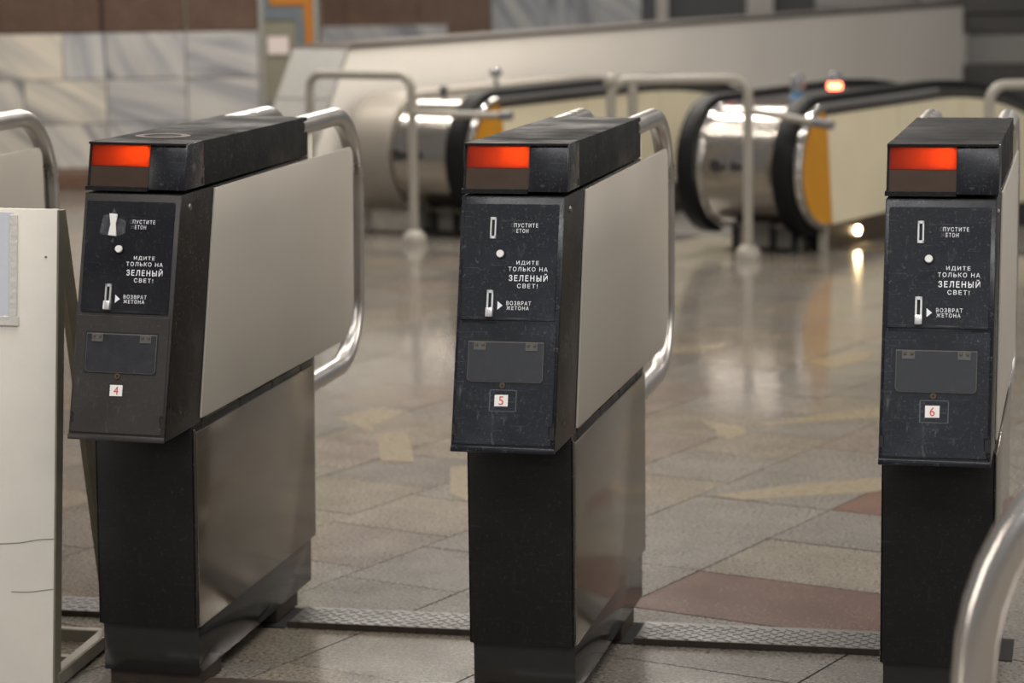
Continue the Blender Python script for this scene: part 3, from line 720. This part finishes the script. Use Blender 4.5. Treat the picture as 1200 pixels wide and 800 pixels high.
    bm = NB(); prism(bm, rounded([(-.0680, .1205), (.0668, .1205), (.0668, .1915), (-.0680, .1915)], [.008, .008, .001, .001]), 'z', .0044, .0056, T); bevel(bm, .0004, 1); obj('window_rim', bm, 'flap_edge', dr)
    bm = NB(); prism(bm, rounded([(-.0664, .1222), (.0652, .1222), (.0652, .1896), (-.0664, .1896)], [.007, .007, .001, .001]), 'z', .0054, .0064, T); fl_ = obj('window_flap', bm, 'flap', dr)
    for x0 in (-.0575, .0345):
        bm = NB(); prism(bm, [(x0, .176), (x0+.0215, .176), (x0+.0215, .1905), (x0, .1905)], 'z', .0060, .0074, T); bevel(bm, .0003, 1); obj('hinge', bm, 'flap_edge', dr)
        for dx in (.005, .0165):
            bm = NB(); cyl(bm, T @ Vector((x0+dx, .1855, .0070)), zn, .0032, .0020, 10, .0022); obj('hinge_screw', bm, 'brown_screw', dr)
    bm = NB(); cyl(bm, T @ Vector((-.0041, .1150, .0038)), zn, .0052, .0030, 16, .0048); lk = obj('lock', bm, 'brown_screw', dr)
    bm = NB(); cyl(bm, T @ Vector((-.0041, .1150, .0066)), zn, .0024, .0006, 12); obj('keyhole', bm, 'gap', dr)
    if num:
        bm = NB(); prism(bm, [(-.0170, .0788), (.0068, .0792), (.0068, .0992), (-.0170, .0988)], 'z', .0040, .0048, T); obj('number_sticker', bm, 'sticker', dr)
        bm = text_bm(num, -.0092, -.0008, .0815, .0963, .0046, .0052, T, .0); obj('number', bm, 'red_ink', dr)
        if state != 'tape':
            bm = NB()
            for x0, x1, y0, y1 in ((-.0265, -.0245, .070, .108), (.0205, .0220, .070, .108), (-.0265, .022, .1065, .108), (-.0265, .022, .070, .0712)): prism(bm, [(x0, y0), (x1, y0), (x1, y1), (x0, y1)], 'z', .0040, .0044, T)
            obj('glue_outline', bm, 'letter_worn', dr)
    # lid with the signal window
    L0, L1 = -.093, .0945
    fy = lambda z: -.0191+(z-.9464)/.0836*.0206
    bm = NB()
    prism(bm, [(.09, .9455), (.7257, .9421), (.7257, 1.0234), (.09, 1.0293)], 'x', L0, L1)
    bevel(bm, .002, 2)
    b2 = NB(); prism(b2, [(fy(.9464), .9464), (fy(1.0295), 1.0295), (.0905, 1.0293), (.0905, .9455)], 'x', .0235, L1); bevel(b2, .0025, 2)
    prism(bm, [(fy(1.03)-.006, 1.0265), (fy(1.03)-.006, 1.0305), (.0905, 1.0293), (.0905, 1.0240)], 'x', L0, L1-.002)
    prism(bm, [(fy(.9464), .9464), (fy(1.03), 1.026), (.0905, 1.026), (.0905, .9464)], 'x', L0, L0+.004)
    prism(bm, [(fy(.9464)-.004, .9440), (fy(.9464)-.003, .9515), (.0905, .9515), (.0905, .9440)], 'x', L0-.002, .024)
    lid = obj('lid', bm, 'lid_top', t); obj('lid_front', b2, 'enamel', lid, label='glossy black right half of the lid front')
    bm = NB(); prism(bm, [(.082, .951), (.082, 1.0265), (.0905, 1.0265), (.0905, .951)], 'x', L0+.004, .0236); prism(bm, [(fy(.988)+.006, .9862), (fy(.988)+.006, .9885), (.084, .9885), (.084, .9862)], 'x', L0+.004, .0236)
    prism(bm, [(.004, .9885), (.004, 1.025), (.082, 1.025), (.082, .9885)], 'x', L0+.004, L0+.006); prism(bm, [(.004, .9885), (.004, 1.025), (.082, 1.025), (.082, .9885)], 'x', .0216, .0236); prism(bm, [(.004, 1.0225), (.004, 1.0242), (.082, 1.0242), (.082, 1.0225)], 'x', L0+.004, .0236)
    obj('lamp_box', bm, 'lampbox', lid)
    bm = NB(); prism(bm, [(fy(.9875)+.002, .9875), (fy(1.0265)+.002, 1.0265), (fy(1.0265)+.005, 1.0265), (fy(.9875)+.005, .9875)], 'x', L0+.004, .0236); obj('signal_lens', bm, 'lens_red', lid, label='lit red signal lens')
    bm = NB(); prism(bm, [(fy(.951)+.002, .951), (fy(.987)+.002, .987), (fy(.987)+.005, .987), (fy(.951)+.005, .951)], 'x', L0+.004, .0236); obj('signal_lens', bm, 'lens_dark', lid, label='unlit brown signal lens')
    bm = NB(); ball(bm, (.006, .046, 1.007), .0065, 12, 8); obj('bulb', bm, 'bulb', lid)
    if state == 'tape':
        bm = NB(); n = 28; c = (-.012, .16); zt = 1.0291
        a = [bm.verts.new((c[0]+.052*math.cos(2*PI*i/n), c[1]+.052*math.sin(2*PI*i/n), 1.0293-.0092*((c[1]+.052*math.sin(2*PI*i/n))-.09)+.0004)) for i in range(n)]
        b = [bm.verts.new((c[0]+.036*math.cos(2*PI*i/n), c[1]+.036*math.sin(2*PI*i/n), 1.0293-.0092*((c[1]+.036*math.sin(2*PI*i/n))-.09)+.0004)) for i in range(n)]
        for i in range(n): bm.faces.new((a[i], a[(i+1) % n], b[(i+1) % n], b[i]))
        ex = bmesh.ops.extrude_face_region(bm, geom=list(bm.faces))
        for v in [g for g in ex['geom'] if isinstance(g, bmesh.types.BMVert)]: v.co.z += .0005
        obj('round_sticker', bm, 'ring_red', lid, label='faded red ring sticker')
    # wing panels, brackets, tubes
    prof = rounded([(.0422, .5166), (1.055, .5090), (1.055, .9340), (.1416, .9360)], [.002, .085, .03, .002], 8)
    for s in (1, -1):
        a, b = (.0930, .0972) if s > 0 else (-.0972, -.0930)
        bm = NB(); prism(bm, prof, 'x', a, b); bevel(bm, .0012, 2, 50); obj('upper_side_panel', bm, 'panel', t)
        for y in (.055, .27, .47, .66):
            bm = NB(); box(bm, s*.0927-.0012, s*.0927+.0012, y, y+.012, .495, .519); obj('bracket', bm, 'gap', t)
        tx = s*.0775
        path = fillet([(tx, .70, 1.004), (tx, 1.135, 1.004), (tx, 1.135, .446), (tx, .748, .446)], [.17, .15], 14)
        bm = NB(); tube(bm, path, .0205, 18); obj('wing_tube', bm, 'chrome', t)
        bm = NB(); box(bm, tx-.006, tx+.006, .765, .795, .93, .99); obj('tube_post', bm, 'board', t)
        bm = NB(); box(bm, tx-.012, tx+.012, .735, .775, .455, .512); obj('tube_clamp', bm, 'board_edge', t)
    bm = NB(); box(bm, -.0895, .0895, .735, .7458, .512, .93); obj('rear_cover', bm, 'enamel_side', t)
    bm = NB(); cyl(bm, (.0924, .012, .914), (1, 0, 0), .0068, .003, 14, .0055); obj('screw', bm, 'screw', t)
    bm = NB(); box(bm, .0943, .0951, .078, .0825, .950, .962); obj('lid_keyhole', bm, 'gap', lid)
    bm = NB(); cyl(bm, (.0924, -.055, .545), (1, 0, 0), .003, .001, 10); obj('rivet', bm, 'brown_screw', t)
    return t
turnstile('4', 'black turnstile numbered 4 with white plastic and torn tape over its coin slot', (-.7238, .0123, 0), (.0105, .0227, .0006), 'tape')
turnstile('5', 'black turnstile numbered 5 standing in the middle of the row', (0, 0, 0), (.0062, .0058, .0008), 'clean')
turnstile('6', 'black turnstile numbered 6 at the right end of the row', (.7405, -.0079, 0), (.0043, .0035, -.0013), 'clean')
turnstile(None, 'turnstile at the left edge, only its rear tube and wing seen behind the board', (-1.445, .005, 0), (.006, .006, 0), 'plain')

# ------------------------------------------------------------------ tread plates set in the floor between the pedestals
def tread_plate(label, x0, x1, y0, y1, group='steel tread plates along the turnstile row'):
    t = thing('tread_plate', label, 'floor plate', ((x0+x1)/2, (y0+y1)/2, 0), (0, 0, 0), group)
    w, d = (x1-x0)/2, (y1-y0)/2
    bm = NB(); box(bm, -w, w, -d, d, .0005, .011); bevel(bm, .001, 1); obj('plate', bm, 'tread', t)
    bm = NB(); k = 0
    y = -d+.014
    while y < d-.012:
        x = -w+.016+(.014 if k % 2 else 0)
        while x < w-.014:
            a = math.radians(35 if (k % 2) else -35)
            Tm = Matrix.Translation((x, y, .0108)) @ Matrix.Rotation(a, 4, 'Z')
            prism(bm, [(-.011, 0), (0, -.0032), (.011, 0), (0, .0032)], 'z', 0, .0013, Tm); x += .028
        y += .016; k += 1
    obj('tread_pattern', bm, 'tread', t, 'stuff')
    bm = NB(); box(bm, -w, w, -d-.006, -d-.001, .0005, .013)
    x = -w+.02
    while x < w-.01:
        box(bm, x, x+.004, -d-.009, -d-.005, .0006, .0145); x += .042
    obj('edge_strip', bm, 'rust', t)
    return t
tread_plate('diamond pattern steel plate on the floor in the left gap between turnstiles 4 and 5', -.600, -.105, .480, .605)
tread_plate('diamond pattern steel plate in front of the red floor tile, right gap', .122, .630, .472, .605)
tread_plate('diamond pattern steel plate on the floor behind the cream board', -1.32, -.835, .490, .605)
for x in (-.7238, 0, .7405):
    for y0, y1 in ((-.06, .085), (.468, .622)):
        bm = NB(); box(bm, x-.11, x+.118, y0, y1, -.003, .0024); obj('channel_gap_dark', bm, 'gap', floor)  # dark of the floor gap at the feet, put in as flat black boxes
bm = NB(); box(bm, -.72-.11, -.35, -.06, .088, .0030, .006); 
o = obj('floor_strip', bm, 'rust'); tag(o, 'dark rusty steel strip on the floor at the front foot of turnstile 4', 'floor strip')

# ------------------------------------------------------------------ white A-frame board blocking the lane
bt = thing('barrier_board', 'cream painted folding barrier board standing left of turnstile 4', 'board', (-.895, -.044, 0))
bt.rotation_euler = (0, 0, 0)
RK = math.atan2(.104, .90)
TB = Matrix.Rotation(-RK, 4, 'X') @ Matrix.Rotation(.008, 4, 'Y')
bm = NB(); box(bm, -.42, 0, .0005, .014, .005, .908, TB); bevel(bm, .002, 2); obj('front_board', bm, 'board', bt)
bm = NB(); box(bm, 0, .0035, .000, .030, .005, .906, TB); obj('edge_trim', bm, 'board_edge', bt)
bm = NB()
def crack(pts, w):
    for (a, b) in zip(pts, pts[1:]):
        prism(bm, [(a[0], a[1]-w/2), (b[0], b[1]-w/2), (b[0], b[1]+w/2), (a[0], a[1]+w/2)], 'y', -.0004, .001, TB)
crack([(-.115, .276), (-.07, .280), (-.03, .288), (-.001, .2905)], .0016)
obj('paint_crack', bm, 'crack', bt); bm = NB()
crack([(-.085, .187), (-.05, .188), (-.001, .196)], .0014)
obj('paint_crack', bm, 'crack', bt)
bm = NB(); cyl(bm, TB @ Vector((-.022, .001, .818)), (0, -1, 0), .0022, .0015, 10); obj('nail_hole', bm, 'crack', bt)
# rear legs: flat bars from the top hinge to the floor behind
for x in (.0, -.37):
    bm = NB(); a = Vector((x-.002, .115, .895)); b = Vector((x-.036, .385, .0)); s = (b-a).normalized(); w = Vector((0, .034, .010))
    vs_ = []
    for p in (a, b):
        for dx in (-.012, 0):
            vs_.append([bm.verts.new(p+Vector((dx, 0, 0))), bm.verts.new(p+Vector((dx, .0, 0))+Vector((0, .05, 0)))])
    (a0, a1), (b0, b1), (c0, c1), (d0, d1) = vs_
    for f in ((a0, a1, b1, b0), (c0, d0, d1, c1), (a0, b0, d0, c0), (a1, c1, d1, b1), (a0, c0, c1, a1), (b0, b1, d1, d0)): bm.faces.new(f)
    obj('rear_leg', bm, 'board_edge', bt)
bm = NB(); box(bm, -.41, -.02, .33, .35, .004, .030); bevel(bm, .002, 1); obj('cross_bar', bm, 'steel_bar', bt)
bm = NB(); prism(bm, [(-.018, .02), (.006, .02), (-.016, .42), (-.042, .42)], 'z', .004, .034); bevel(bm, .003, 1); obj('foot_bar', bm, 'steel_bar', bt)
bm = NB(); box(bm, -.41, -.03, .17, .19, .003, .02); obj('cross_bar', bm, 'steel_bar', bt)
pt = thing('paper_sheet', 'paper sheet in a clear sleeve taped to the cream board', 'sheet', (-.895, -.044, 0))
bm = NB(); box(bm, -.30, -.088, -.0035, -.0012, .705, .900, TB); obj('sheet', bm, 'paper', pt)
bm = NB(); box(bm, -.0945, -.078, -.0046, -.0010, .690, .896, TB); box(bm, -.30, -.074, -.0044, -.0010, .688, .706, TB); bevel(bm, .001, 1); obj('tape_edge', bm, 'tape_strip', pt)
